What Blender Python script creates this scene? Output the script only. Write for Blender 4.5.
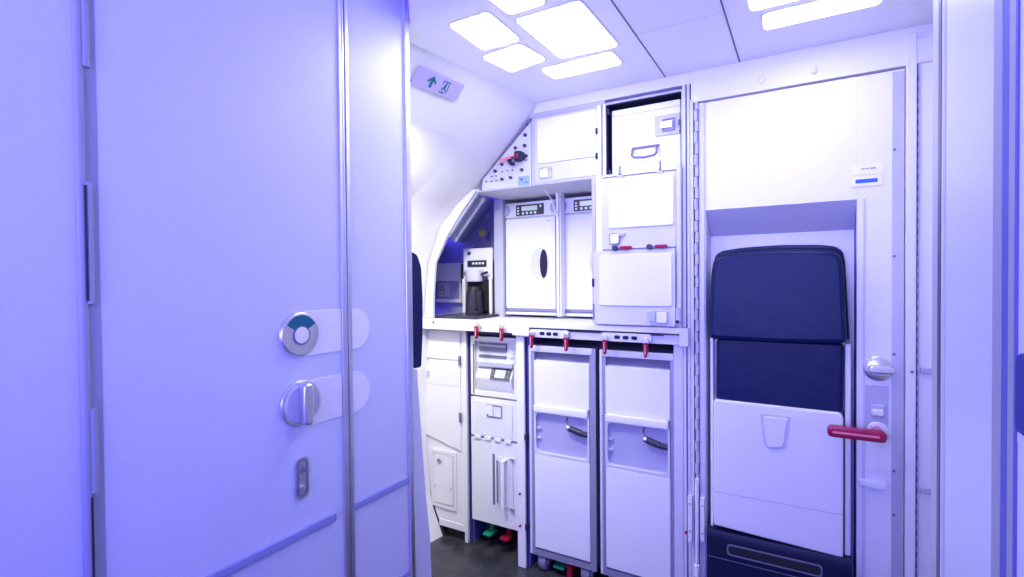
import bpy, bmesh, math, random
from mathutils import Vector, Matrix
from math import radians, sin, cos, pi

for o in list(bpy.data.objects):
    bpy.data.objects.remove(o)
random.seed(4)
SC = bpy.context.scene
COL = SC.collection

# ------------------------------------------------------------------ camera
cam = bpy.data.cameras.new('camera'); cam_o = bpy.data.objects.new('camera', cam); COL.objects.link(cam_o)
cam.sensor_width = 36.0; cam.lens = 36.0 * 510.17 / 1024.0; cam.clip_start = 0.02
ya, pa, ra = radians(30.0114), radians(0.9141), radians(-0.528)
F = Vector((-sin(ya) * cos(pa), cos(ya) * cos(pa), -sin(pa)))
R0 = Vector((cos(ya), sin(ya), 0)); U0 = R0.cross(F)
R = R0 * cos(ra) + U0 * sin(ra); U = -R0 * sin(ra) + U0 * cos(ra)
cam_o.matrix_world = Matrix(((R.x, U.x, -F.x, 0), (R.y, U.y, -F.y, 0), (R.z, U.z, -F.z, 1.25), (0, 0, 0, 1)))
SC.camera = cam_o

# ------------------------------------------------------------------ world, lamps, exposure
SC.view_settings.view_transform = 'Standard'; SC.view_settings.look = 'None'
SC.view_settings.gamma = 1.0; SC.view_settings.use_curve_mapping = False
SC.view_settings.exposure = 0.6
w = bpy.data.worlds.new('cabin_mood_light'); SC.world = w; w.use_nodes = True
w.node_tree.nodes['Background'].inputs[0].default_value = (0.14, 0.10, 1.0, 1)
w.node_tree.nodes['Background'].inputs[1].default_value = 1.0
PANEL_EMIT = 9.2

def area(name, loc, target, sx, sy, power, color, spread=180):
    l = bpy.data.lights.new(name, 'AREA'); l.shape = 'RECTANGLE'; l.size = sx; l.size_y = sy
    l.energy = power; l.color = color; l.spread = radians(spread)
    o = bpy.data.objects.new(name, l); COL.objects.link(o); o.location = loc
    o.rotation_euler = (Vector(target) - Vector(loc)).to_track_quat('-Z', 'Y').to_euler()
    return o
# blue mood light from the cabin behind the camera, then an added ceiling fill
area('cabin_mood_lamp', (-0.35, -1.3, 1.75), (-0.5, 1.2, 1.0), 0.9, 0.5, 15, (0.10, 0.085, 1.0))
area('ceiling_fill', (-0.35, -1.2, 1.2), (-0.4, 1.9, 2.1), 0.7, 0.5, 7, (0.42, 0.41, 1.0), 85)  # unseen source added to brighten the ceiling
# threshold lamp over the exit door on the left
area('threshold_lamp', (-1.12, 1.14, 1.78), (-1.56, 1.56, 0.75), 0.22, 0.05, 5.5, (1.0, 0.98, 0.84), 125)

# ------------------------------------------------------------------ materials
def mat(name, col, rough=0.4, metal=0.0, noise=0.03, nscale=30, bump=0.0, emit=None, es=0, coat=0.0, stretch=None):
    m = bpy.data.materials.new(name); m.use_nodes = True
    nt = m.node_tree; b = nt.nodes['Principled BSDF']
    b.inputs['Base Color'].default_value = (*col, 1); b.inputs['Roughness'].default_value = rough
    b.inputs['Metallic'].default_value = metal; b.inputs['Coat Weight'].default_value = coat
    tc = nt.nodes.new('ShaderNodeTexCoord'); mp = nt.nodes.new('ShaderNodeMapping')
    nt.links.new(tc.outputs['Object'], mp.inputs[0])
    if stretch: mp.inputs['Scale'].default_value = stretch
    n = nt.nodes.new('ShaderNodeTexNoise'); n.inputs['Scale'].default_value = nscale; n.inputs['Detail'].default_value = 4
    nt.links.new(mp.outputs[0], n.inputs['Vector'])
    if noise:
        r = nt.nodes.new('ShaderNodeMapRange')
        r.inputs['To Min'].default_value = 1 - noise; r.inputs['To Max'].default_value = 1 + noise
        nt.links.new(n.outputs['Fac'], r.inputs['Value'])
        v = nt.nodes.new('ShaderNodeVectorMath'); v.operation = 'SCALE'; v.inputs[0].default_value = col
        nt.links.new(r.outputs[0], v.inputs['Scale']); nt.links.new(v.outputs[0], b.inputs['Base Color'])
        r2 = nt.nodes.new('ShaderNodeMapRange')
        r2.inputs['To Min'].default_value = max(0.02, rough - 0.04); r2.inputs['To Max'].default_value = min(1, rough + 0.04)
        nt.links.new(n.outputs['Fac'], r2.inputs['Value']); nt.links.new(r2.outputs[0], b.inputs['Roughness'])
    if bump:
        bp = nt.nodes.new('ShaderNodeBump'); bp.inputs['Strength'].default_value = bump; bp.inputs['Distance'].default_value = 0.002
        nt.links.new(n.outputs['Fac'], bp.inputs['Height']); nt.links.new(bp.outputs[0], b.inputs['Normal'])
    if name in ('navy_leather', 'dark_blue_plastic', 'red_plastic'): b.inputs['Specular IOR Level'].default_value = .25
    if emit:
        b.inputs['Emission Color'].default_value = (*emit, 1); b.inputs['Emission Strength'].default_value = es
    return m

M = dict(
    laminate=mat('white_laminate', (0.84, 0.84, 0.86), 0.35, nscale=120, bump=0.05),
    lav=mat('lavatory_laminate', (0.69, 0.71, 0.82), 0.38, nscale=160, bump=0.08),
    lining=mat('lining_plastic', (0.84, 0.83, 0.83), 0.5),
    ceiling=mat('ceiling_plastic', (0.90, 0.89, 0.92), 0.45),
    cove=mat('cove_plastic', (0.80, 0.80, 0.84), 0.45),
    frame=mat('grey_frame_paint', (0.50, 0.50, 0.62), 0.4),
    pale=mat('pale_frame_paint', (0.64, 0.64, 0.74), 0.4),
    recess=mat('recess_grey_plastic', (0.44, 0.44, 0.62), 0.45),
    nook=mat('nook_blue_shade', (0.38, 0.38, 0.68), 0.45),  # blue-filled shadow of the nook put into its colour
    strip=mat('matt_grey_metal', (0.36, 0.37, 0.46), 0.55, 0.0),
    metalstrip=mat('light_grey_strip_paint', (0.56, 0.56, 0.66), 0.35, 0.3),
    rail=mat('grey_blue_rail', (0.30, 0.32, 0.60), 0.5),
    groove=mat('blue_rubber_and_gap_shade', (0.11, 0.11, 0.45), 0.6),
    cart=mat('cart_frame_aluminium', (0.42, 0.42, 0.56), 0.38, 0.5),
    bay=mat('bay_gap_shade', (0.09, 0.09, 0.34), 0.6),  # dark blue shade of the gaps beside carts and posts, as colour
    bezel=mat('dark_grey_bezel', (0.10, 0.10, 0.13), 0.4),
    alu=mat('brushed_aluminium', (0.72, 0.72, 0.76), 0.38, 0.95, nscale=60, stretch=(1, 1, 0.05)),
    chrome=mat('polished_chrome', (0.85, 0.85, 0.88), 0.2, 1.0, noise=0.01),
    satin=mat('satin_steel', (0.74, 0.74, 0.77), 0.34, 1.0, noise=0.02),
    navy=mat('navy_leather', (0.002, 0.009, 0.066), 0.42, nscale=16, noise=0.12, bump=0.9),
    pad=mat('deep_blue_fabric', (0.018, 0.030, 0.26), 0.7),
    darkblue=mat('dark_blue_plastic', (0.010, 0.013, 0.045), 0.4),
    black=mat('black_rubber', (0.012, 0.012, 0.02), 0.6),
    dark=mat('dark_plastic', (0.03, 0.03, 0.055), 0.3),
    shade=mat('dark_cavity_shade', (0.05, 0.05, 0.12), 0.6),  # darkness inside the cavities put into the colour
    slate=mat('slate_plastic', (0.16, 0.16, 0.26), 0.45),
    red=mat('red_plastic', (0.34, 0.008, 0.035), 0.35),
    handle_red=mat('crimson_plastic', (0.36, 0.006, 0.07), 0.22, coat=0.5),
    salmon=mat('salmon_ribbon', (0.9, 0.22, 0.28), 0.6),
    green=mat('green_plastic', (0.01, 0.26, 0.13), 0.4),
    teal=mat('teal_enamel', (0.0, 0.15, 0.19), 0.3),
    yellow=mat('yellow_sticker', (0.95, 0.78, 0.18), 0.5),
    blue=mat('blue_sticker', (0.03, 0.13, 0.62), 0.4),
    cyan=mat('light_blue_sticker', (0.28, 0.42, 0.72), 0.4),
    signplate=mat('sign_face_plastic', (0.50, 0.44, 0.78), 0.45),
    plate=mat('pale_plate_paint', (0.92, 0.91, 0.92), 0.3),
    lcd=mat('grey_green_display', (0.40, 0.46, 0.46), 0.2, emit=(0.6, 0.75, 0.75), es=0.25),
    lcdblue=mat('blue_display', (0.25, 0.3, 0.8), 0.2, emit=(0.3, 0.36, 1.0), es=0.4),
    white=mat('white_mark', (0.9, 0.9, 0.9), 0.4),
    ink=mat('grey_ink', (0.18, 0.18, 0.28), 0.6),
    seam=mat('shadow_gap_rubber', (0.16, 0.15, 0.24), 0.7),
    glow=mat('light_diffuser', (0.95, 0.95, 0.95), 0.4, noise=0, emit=(0.80, 0.80, 1.0), es=PANEL_EMIT),
    tube=mat('unlit_tube_glass', (0.62, 0.62, 0.78), 0.15, coat=0.5),
)
# floor: dark speckled vinyl
def floor_mat():
    m = bpy.data.materials.new('dark_speckled_vinyl'); m.use_nodes = True; nt = m.node_tree; b = nt.nodes['Principled BSDF']
    tc = nt.nodes.new('ShaderNodeTexCoord')
    n = nt.nodes.new('ShaderNodeTexNoise'); n.inputs['Scale'].default_value = 14; n.inputs['Detail'].default_value = 8
    v = nt.nodes.new('ShaderNodeTexVoronoi'); v.inputs['Scale'].default_value = 190
    nt.links.new(tc.outputs['Object'], n.inputs['Vector']); nt.links.new(tc.outputs['Object'], v.inputs['Vector'])
    r = nt.nodes.new('ShaderNodeValToRGB'); r.color_ramp.elements[0].position = .35; r.color_ramp.elements[0].color = (.026, .027, .034, 1)
    r.color_ramp.elements[1].position = .75; r.color_ramp.elements[1].color = (.06, .062, .075, 1)
    nt.links.new(n.outputs['Fac'], r.inputs[0])
    r2 = nt.nodes.new('ShaderNodeValToRGB'); r2.color_ramp.elements[0].position = .04; r2.color_ramp.elements[0].color = (.12, .12, .14, 1)
    r2.color_ramp.elements[1].position = .12; r2.color_ramp.elements[1].color = (0, 0, 0, 1)
    nt.links.new(v.outputs['Distance'], r2.inputs[0])
    a = nt.nodes.new('ShaderNodeVectorMath'); a.operation = 'ADD'
    nt.links.new(r.outputs[0], a.inputs[0]); nt.links.new(r2.outputs[0], a.inputs[1])
    nt.links.new(a.outputs[0], b.inputs['Base Color'])
    bp = nt.nodes.new('ShaderNodeBump'); bp.inputs['Strength'].default_value = .3; bp.inputs['Distance'].default_value = .002
    nt.links.new(v.outputs['Distance'], bp.inputs['Height']); nt.links.new(bp.outputs[0], b.inputs['Normal'])
    b.inputs['Roughness'].default_value = .24
    return m
M['floor'] = floor_mat()

# ------------------------------------------------------------------ mesh builder
class MB:
    def __init__(s): s.bm = bmesh.new()
    def _merge(s, b):
        me = bpy.data.meshes.new('t'); b.to_mesh(me); b.free(); s.bm.from_mesh(me); bpy.data.meshes.remove(me); return s
    def box(s, x0, x1, y0, y1, z0, z1, bev=0.0015):
        b = bmesh.new(); bmesh.ops.create_cube(b, size=1)
        bmesh.ops.scale(b, vec=(abs(x1 - x0), abs(y1 - y0), abs(z1 - z0)), verts=b.verts)
        bmesh.ops.translate(b, vec=((x0 + x1) / 2, (y0 + y1) / 2, (z0 + z1) / 2), verts=b.verts)
        bev = min(bev, 0.45 * min(abs(x1 - x0), abs(y1 - y0), abs(z1 - z0)))
        if bev > 0: bmesh.ops.bevel(b, geom=b.edges[:], offset=bev, segments=2, affect='EDGES', profile=.5)
        return s._merge(b)
    def prism(s, pts, ax, a, c, bev=0.0):
        """2D polygon extruded along axis ax from a to c (ax 'y': pts are x,z; 'x': y,z; 'z': x,y)."""
        b = bmesh.new()
        def P(p, t): return (p[0], t, p[1]) if ax == 'y' else ((t, p[0], p[1]) if ax == 'x' else (p[0], p[1], t))
        v0 = [b.verts.new(P(p, a)) for p in pts]; v1 = [b.verts.new(P(p, c)) for p in pts]
        n = len(pts); f0 = b.faces.new(v0); f1 = b.faces.new(v1)
        for i in range(n): b.faces.new((v0[i], v0[(i + 1) % n], v1[(i + 1) % n], v1[i]))
        bmesh.ops.recalc_face_normals(b, faces=b.faces)
        if bev: bmesh.ops.bevel(b, geom=list(f0.edges) , offset=bev, segments=3, affect='EDGES', profile=.5)
        return s._merge(b)
    def rrect(s, u0, u1, v0, v1, ax, a, c, r=0.01, bev=0.0, seg=6):
        return s.prism(rpoly([(u0, v0), (u1, v0), (u1, v1), (u0, v1)], r, seg), ax, a, c, bev)
    def cyl(s, p0, p1, r, r2=None, seg=24, caps=True, bev=0.0):
        p0 = Vector(p0); p1 = Vector(p1); d = p1 - p0
        b = bmesh.new(); bmesh.ops.create_cone(b, cap_ends=caps, segments=seg, radius1=r, radius2=r if r2 is None else r2, depth=d.length)
        if bev: bmesh.ops.bevel(b, geom=[e for e in b.edges if len(e.link_faces) == 2 and e.calc_face_angle(0) > 1], offset=bev, segments=3, affect='EDGES', profile=.5)
        q = Vector((0, 0, 1)).rotation_difference(d.normalized()).to_matrix().to_4x4()
        b.transform(Matrix.Translation((p0 + p1) / 2) @ q); return s._merge(b)
    def ell(s, c, rx, ry, rz, seg=24):
        b = bmesh.new(); bmesh.ops.create_uvsphere(b, u_segments=seg, v_segments=seg // 2, radius=1)
        b.transform(Matrix.Translation(c) @ Matrix.Diagonal((rx, ry, rz, 1))); return s._merge(b)
    def tube(s, pts, r, seg=12):
        pts = [Vector(p) for p in pts]
        b = bmesh.new(); rings = []
        ref = Vector((0, 0, 1))
        for i, p in enumerate(pts):
            t = (pts[min(i + 1, len(pts) - 1)] - pts[max(i - 1, 0)]).normalized()
            rr = ref if abs(t.dot(ref)) < .9 else Vector((0, 1, 0))
            u = t.cross(rr).normalized(); v = t.cross(u)
            rings.append([b.verts.new(p + (u * cos(2 * pi * k / seg) + v * sin(2 * pi * k / seg)) * r) for k in range(seg)])
        for i in range(len(rings) - 1):
            # nearest alignment
            A, B = rings[i], rings[i + 1]
            o = min(range(seg), key=lambda k: (A[0].co - B[k].co).length)
            for k in range(seg):
                b.faces.new((A[k], A[(k + 1) % seg], B[(k + 1 + o) % seg], B[(k + o) % seg]))
            rings[i + 1] = [B[(k + o) % seg] for k in range(seg)]
        b.faces.new(rings[0]); b.faces.new(rings[-1][::-1])
        bmesh.ops.recalc_face_normals(b, faces=b.faces); return s._merge(b)
    def loft(s, rows, thick=None):
        """rows: list of polylines with equal counts; open sheet given real thickness along 'thick' vector."""
        b = bmesh.new(); n = len(rows[0]); t = Vector(thick)
        A = [[b.verts.new(p) for p in row] for row in rows]; B = [[b.verts.new(Vector(p) + t) for p in row] for row in rows]
        m = len(rows)
        for i in range(m - 1):
            for j in range(n - 1):
                b.faces.new((A[i][j], A[i][j + 1], A[i + 1][j + 1], A[i + 1][j])); b.faces.new((B[i][j], B[i + 1][j], B[i + 1][j + 1], B[i][j + 1]))
            b.faces.new((A[i][0], A[i + 1][0], B[i + 1][0], B[i][0])); b.faces.new((A[i][-1], B[i][-1], B[i + 1][-1], A[i + 1][-1]))
        for j in range(n - 1):
            b.faces.new((A[0][j], B[0][j], B[0][j + 1], A[0][j + 1])); b.faces.new((A[-1][j], A[-1][j + 1], B[-1][j + 1], B[-1][j]))
        bmesh.ops.recalc_face_normals(b, faces=b.faces); return s._merge(b)
    def ring(s, u0, u1, v0, v1, w, ax, a, c, r=0.01, ro=None):
        """flat picture-frame shape of width w with rounded inner corners."""
        b = bmesh.new(); n = 6
        out = rpoly([(u0, v0), (u1, v0), (u1, v1), (u0, v1)], r if ro is None else ro, n)
        inn = rpoly([(u0 + w, v0 + w), (u1 - w, v0 + w), (u1 - w, v1 - w), (u0 + w, v1 - w)], r, n)
        def P(p, t): return (p[0], t, p[1]) if ax == 'y' else ((t, p[0], p[1]) if ax == 'x' else (p[0], p[1], t))
        L = [[b.verts.new(P(p, t)) for p in q] for q, t in ((out, a), (inn, a), (inn, c), (out, c))]
        k = len(out)
        for q in range(4):
            A, B = L[q], L[(q + 1) % 4]
            for i in range(k): b.faces.new((A[i], A[(i + 1) % k], B[(i + 1) % k], B[i]))
        bmesh.ops.recalc_face_normals(b, faces=b.faces); return s._merge(b)
    def xf(s, mtx): s.bm.transform(mtx); return s

def rpoly(c, r, seg=6):
    out = []; n = len(c)
    for i in range(n):
        p = Vector(c[i]); a = (Vector(c[i - 1]) - p); b = (Vector(c[(i + 1) % n]) - p)
        rr = min(r, a.length * .48, b.length * .48)
        if rr <= 0: out.append(tuple(p)); continue
        pa_ = p + a.normalized() * rr; pb_ = p + b.normalized() * rr
        for k in range(seg + 1):
            t = k / seg; q = pa_ * (1 - t) ** 2 + p * 2 * t * (1 - t) + pb_ * t * t; out.append((q.x, q.y))
    return out

def world_origin(o):
    v = Vector((0, 0, 0))
    while o is not None: v = v + o.location; o = o.parent
    return v
def obj(name, mb, m, parent=None, smooth=True, origin=None, label=None):
    """link a builder's mesh as ONE object; vertices are given in metres in the place's frame."""
    me = bpy.data.meshes.new(name); b = mb.bm
    if parent is not None: org = world_origin(parent)
    elif origin is not None: org = Vector(origin)
    else:
        xs = [v.co for v in b.verts]
        org = Vector(((min(v.x for v in xs) + max(v.x for v in xs)) / 2, (min(v.y for v in xs) + max(v.y for v in xs)) / 2, min(v.z for v in xs)))
    bmesh.ops.translate(b, vec=-org, verts=b.verts); b.to_mesh(me); b.free()
    me.materials.append(M[m])
    if smooth:
        for p in me.polygons: p.use_smooth = True
        try: me.set_sharp_from_angle(angle=radians(32))
        except Exception: pass
    o = bpy.data.objects.new(name, me); COL.objects.link(o)
    if smooth:
        wn = o.modifiers.new('weighted_normals', 'WEIGHTED_NORMAL'); wn.keep_sharp = True; wn.weight = 80
    if parent is not None: o.parent = parent
    else: o.location = org
    if label: o['label'] = label
    return o
def thing(name, loc, label, cat, group=None):
    o = bpy.data.objects.new(name, None); COL.objects.link(o); o.location = loc; o.empty_display_size = .05
    o['label'] = label; o['category'] = cat
    if group: o['group'] = group
    return o
def tag(o, label, cat, group=None):
    o['label'] = label; o['category'] = cat
    if group: o['group'] = group
    return o
def struct(o, label, cat='setting'):
    o['kind'] = 'structure'; o['label'] = label; o['category'] = cat; return o
def dup(root, delta, label=None, group=None):
    r = root.copy(); COL.objects.link(r); r.location = root.location + Vector(delta)
    if label: r['label'] = label
    if group: r['group'] = group
    for ch in list(root.children):
        c = ch.copy(); COL.objects.link(c); c.parent = r
        for g in list(ch.children):
            d = g.copy(); COL.objects.link(d); d.parent = c
    return r

FZ = 0.05       # floor level
HZ = 2.14       # higher ceiling over the passage
CZ = 1.96       # ceiling level
GY = 1.85       # front of the galley

# ================================================================== SETTING
struct(obj('floor', MB().box(-2.0, 1.6, -1.6, 2.6, -0.02, FZ, 0), 'floor'), 'dark speckled vinyl galley floor', 'floor')

# ceiling with shadow gaps between its panels
cb = MB()
cb.prism([(-1.25, 1.09), (-.947, 1.09), (-.872, 1.0), (-.4315, 1.0), (-.4315, 1.90), (-1.25, 1.90)], 'z', CZ, CZ + .03)
cb.box(-.4285, -.1915, 1.0, 1.4755, CZ, CZ + .03, .001).box(-.4285, -.1915, 1.4790, 1.90, CZ, CZ + .03, .001)
cb.box(-.1885, 1.5, 1.0, 1.90, CZ, CZ + .03, .001)
cb.box(-.87, 1.5, .995, 1.0, CZ, CZ + .19, 0).box(-2.0, 1.6, -1.6, 1.09, CZ + .18, CZ + .20, 0)
ceil = struct(obj('ceiling', cb, 'ceiling', smooth=False), 'pale lilac ceiling panels with thin joints', 'ceiling')
obj('panel_joint', MB().box(-.9, 1.5, 1.01, 1.90, CZ + .031, CZ + .045, 0), 'seam', ceil)
obj('joint_strip', MB().box(-0.4317, -0.4283, 1.0, 1.845, CZ - .0015, CZ + .002, 0), 'seam', ceil)
obj('joint_strip', MB().box(-0.1917, -0.1883, 1.0, 1.845, CZ - .0015, CZ + .002, 0), 'seam', ceil)

# cove strip joining the ceiling with the galley front
struct(obj('trim_1', MB().prism([(1.838, 1.962), (1.90, 1.962), (1.90, 1.925), (1.850, 1.925)], 'x', -1.0, 1.2), 'cove'),
       'pale cove strip between ceiling and galley', 'trim')

# wall behind the galley
struct(obj('wall_back', MB().box(-2.0, 1.3, 2.45, 2.5, FZ, 2.0, 0), 'lining'), 'bulkhead behind the galley', 'wall')

# ---- outer lining at the exit door (curved fuselage side)
prof = [(-0.930, 1.963), (-0.986, 1.904), (-1.100, 1.790), (-1.224, 1.672), (-1.347, 1.588), (-1.444, 1.500), (-1.516, 1.334),
        (-1.540, 1.200), (-1.560, 1.020), (-1.575, 0.800), (-1.580, 0.450), (-1.555, 0.200), (-1.490, 0.05)]
def shifted(y, off=0.0, z0=None, z1=None):
    out = []
    for x, z in prof: out.append((x - .13 * (1.85 - y) - off * .75, y, z + off * .6))
    return out
def recessed(y):
    return [(x - (.014 if 0.04 < z < 1.75 else 0), y, z) for x, y, z in shifted(y)]
fr = MB().loft([recessed(1.5985), shifted(1.69), shifted(1.76), shifted(1.85), shifted(1.895)], thick=(-.10, 0, .04))
fr2 = MB().loft([shifted(y)[:3] for y in (0.4, 1.0, 1.5985)], thick=(-.10, 0, .04))
wl = struct(obj('wall_outer', fr, 'lining'), 'pale curved lining frame between exit door and galley', 'wall')
obj('door_header', fr2, 'lining', wl)
d3 = struct(obj('door_3', MB().loft([recessed(y)[2:] for y in (0.4, 1.0, 1.5985)], thick=(-.08, 0, .03)), 'lining'),
            'white curved exit door lining left of the galley', 'door')
obj('door_seal', MB().loft([[(x + .004, 1.897, z) for x, z in ((-1.585, .26), (-1.572, .20), (-1.545, .13), (-1.505, .05))],
                            [(x + .016, 1.897, z) for x, z in ((-1.575, .26), (-1.560, .20), (-1.530, .13), (-1.480, .05))]], thick=(0, .01, 0)), 'black', d3)

# ---- left lavatory wall, runs forward beside the camera
XL = -0.95
wleft = struct(obj('wall_left', MB().box(XL - .03, XL, 0.868, 1.066, FZ, HZ, .001).box(XL - .03, XL, -1.6, 0.338, FZ, HZ, .001), 'lav'), 'lilac lavatory wall beside the folding door', 'wall')
struct(obj('wall_left_aft', MB().box(-1.9, XL - .03, 1.05, 1.065, FZ, HZ, .001), 'lav'), 'aft face of the lavatory wall behind the jumpseat', 'wall')
obj('corner_profile', MB().prism(rpoly([(XL - .012, 1.062), (XL + .006, 1.062), (XL + .006, 1.086), (XL - .012, 1.086)], .005), 'z', FZ, HZ), 'satin', wleft)
obj('corner_bead', MB().cyl((XL + .004, 1.0655, FZ), (XL + .004, 1.0655, HZ), .003, seg=10), 'frame', wleft)
obj('kick_rail', MB().box(XL, XL + .006, 0.868, 1.060, 0.698, 0.714, .002), 'rail', wleft)
obj('kick_rail', MB().box(XL, XL + .006, 0.868, 1.060, 0.44, 0.456, .002), 'rail', wleft)

# strike plates: rounded ends of the two lock plates on the wall
def dshape(y0, y1, z0, z1, right=True, n=14):
    c = (z0 + z1) / 2; r = (z1 - z0) / 2; pts = [(y0, z0)]
    cy = y1 - r
    for k in range(n + 1):
        a = -pi / 2 + pi * k / n; pts.append((cy + r * cos(a), c + r * sin(a)))
    pts.append((y0, z1)); return pts
obj('strike_plate', MB().prism(dshape(.868, .926, 1.088, 1.186), 'x', XL, XL + .0025), 'plate', wleft)
obj('strike_plate', MB().prism(dshape(.868, .924, 0.935, 1.033), 'x', XL, XL + .0025), 'plate', wleft)

# ---- lavatory door
door = obj('door_1', MB().box(XL - .03, XL, 0.366, 0.838, FZ + .02, HZ, .0015), 'lav')
struct(door, 'lilac lavatory door with round indicator, turn knob and keyhole', 'door')
obj('edge_profile', MB().box(XL - .02, XL + .006, 0.837, 0.8455, FZ + .02, HZ, .002), 'alu', door)
obj('frame_profile', MB().box(XL - .02, XL + .005, 0.8575, 0.868, FZ + .02, HZ, .002), 'alu', wleft)
obj('frame_groove', MB().cyl((XL - .002, 0.8515, FZ), (XL - .002, 0.8515, HZ), .0058, seg=14), 'satin', wleft)
obj('kick_rail', MB().box(XL, XL + .007, 0.372, 0.812, 0.697, 0.716, .003), 'rail', door)
# door hinge: long profile with knuckle covers of different length
hg = MB().cyl((XL + .000, .3440, FZ), (XL + .000, .3440, HZ), .0065, seg=18).box(XL - .01, XL + .001, .338, .366, FZ, HZ, .0005)
obj('hinge_profile', hg, 'strip', door)
kn = MB()
for z0, z1 in ((1.58, HZ), (1.22, 1.405), (.93, 1.06), (.6, .78)):
    kn.cyl((XL + .001, .3525, z0), (XL + .001, .3525, z1), .0062, seg=18)
obj('hinge_knuckle', kn, 'strip', door)
kn = MB()
for z0, z1 in ((1.225, 1.40), (.78, .925)):
    kn.box(XL + .0060, XL + .0075, .3465, .3490, z0, z1, 0)
obj('hinge_gap', kn, 'dark', door)
# occupancy indicator
ind = obj('lock_plate', MB().box(XL, XL + .0025, .724, .8365, 1.0885, 1.1865, .0008), 'plate', door)
cy, cz = .722, 1.138
obj('indicator_disc', MB().cyl((XL, cy, cz), (XL + .009, cy, cz), .050, .046, seg=48, bev=.0025), 'satin', door)
arc = [(cy + .041 * cos(a), cz + .041 * sin(a)) for a in [radians(32 + k * 116 / 14) for k in range(15)]] + \
      [(cy + .017 * cos(a), cz + .017 * sin(a)) for a in [radians(148 - k * 116 / 14) for k in range(15)]]
obj('occupancy_window', MB().prism(arc, 'x', XL + .008, XL + .0105), 'teal', door)
obj('indicator_button', MB().cyl((XL + .008, cy, cz - .002), (XL + .0125, cy, cz - .002), .0185, .0175, seg=32, bev=.0015), 'plate', door)
obj('indicator_ring', MB().cyl((XL + .008, cy, cz - .002), (XL + .0112, cy, cz - .002), .021, seg=32), 'ink', door)
# turn knob
obj('lock_plate', MB().box(XL, XL + .0025, .724, .8365, .9345, 1.0335, .0008), 'plate', door)
cz = .989
obj('knob_rose', MB().cyl((XL, cy, cz), (XL + .008, cy, cz), .051, .049, seg=48, bev=.002), 'satin', door)
kb = MB().cyl((XL + .006, cy, cz), (XL + .013, cy, cz), .045, .040, seg=40, bev=.002)
obj('knob_base', kb, 'frame', door)
grip = MB().prism(rpoly([(cy - .012, cz - .045), (cy + .012, cz - .045), (cy + .014, cz), (cy + .012, cz + .045), (cy - .012, cz + .045), (cy - .014, cz)], .010), 'x', XL + .034, XL + .006, bev=.007)
obj('knob_grip', grip, 'satin', door)
# keyhole plate
obj('keyhole_plate', MB().rrect(.7055, .7395, .782, .871, 'x', XL, XL + .004, .016), 'satin', door)
obj('keyhole_recess', MB().ring(.7095, .7355, .786, .867, .0035, 'x', XL + .003, XL + .0055, .012), 'ink', door)
obj('keyhole_barrel', MB().cyl((XL + .003, .7225, .803), (XL + .007, .7225, .803), .0075, seg=20), 'chrome', door)
obj('keyhole_slider', MB().box(XL + .003, XL + .007, .7165, .7285, .838, .846, .001).box(XL + .003, XL + .006, .720, .725, .846, .853, .001), 'ink', door)

# ---- right partition wall beside the camera
XR = 0.19
wr = struct(obj('wall_right', MB().box(XR, XR + .03, -1.6, 0.7205, FZ, HZ, .001).box(XR, XR + .03, .802, 1.092, FZ, HZ, .001)
                .box(XR + .03, 1.4, 1.05, 1.10, FZ, HZ, .001), 'lav'), 'lilac partition wall right beside the camera', 'wall')
obj('corner_profile', MB().box(XR - .001, XR + .03, 1.092, 1.136, FZ, HZ, .002), 'frame', wr)
obj('corner_groove', MB().box(XR - .001, XR + .002, 1.0715, 1.092, FZ, HZ, 0), 'bezel', wr)
obj('corner_bead', MB().box(XR - .0008, XR + .002, 1.052, 1.060, FZ, HZ, 0), 'pale', wr)
obj('corner_strip', MB().box(XR - .0008, XR + .002, 1.040, 1.046, FZ, HZ, 0), 'frame', wr)
obj('joint_profile', MB().box(XR - .001, XR + .02, .772, .802, FZ, HZ, .001), 'strip', wr)
obj('joint_profile', MB().box(XR - .001, XR + .02, .727, .748, FZ, HZ, .001), 'strip', wr)
obj('joint_groove', MB().box(XR - .0002, XR + .02, .748, .772, FZ, HZ, 0), 'groove', wr)
obj('joint_line', MB().box(XR - .0015, XR + .01, .7205, .727, FZ, HZ, 0), 'groove', wr)

# ================================================================== CEILING LIGHTS
def clight(c, label, r=.016):
    cx = sum(p[0] for p in c) / 4; cyy = sum(p[1] for p in c) / 4
    t = thing('ceiling_light', (cx, cyy, CZ - .004), label, 'light', 'rounded ceiling light panels')
    def grow(k): return [(cx + (p[0] - cx) * (1 + k / max(abs(p[0] - cx), .03)), cyy + (p[1] - cyy) * (1 + k / max(abs(p[1] - cyy), .03))) for p in c]
    obj('diffuser', MB().prism(rpoly(c, r), 'z', CZ - .004, CZ + .002), 'glow', t, smooth=False)
    obj('bezel', MB().prism(rpoly(grow(.006), r + .004), 'z', CZ - .0018, CZ + .001), 'frame', t, smooth=False)
clight([(-.857, 1.148), (-.730, 1.148), (-.731, 1.325), (-.859, 1.325)], 'small squarish light panel nearest the exit sign')
clight([(-.890, 1.365), (-.745, 1.352), (-.725, 1.485), (-.868, 1.512)], 'short light panel left of the biggest one, nearer the galley')
clight([(-.694, 1.050), (-.575, 1.050), (-.577, 1.186), (-.684, 1.186)], 'light panel cut by the top edge, left of the biggest one')
clight([(-.686, 1.220), (-.500, 1.222), (-.495, 1.512), (-.680, 1.500)], 'biggest rounded light panel in the ceiling')
clight([(-.774, 1.548), (-.527, 1.541), (-.525, 1.644), (-.766, 1.642)], 'narrow light panel between the biggest one and the upper cabinets')
clight([(-.128, 1.220), (.060, 1.220), (.060, 1.500), (-.128, 1.500)], 'light panel at the top edge above the attendant seat')
clight([(-.101, 1.540), (.165, 1.540), (.165, 1.633), (-.105, 1.633)], 'narrow light panel above the attendant seat')

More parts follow.
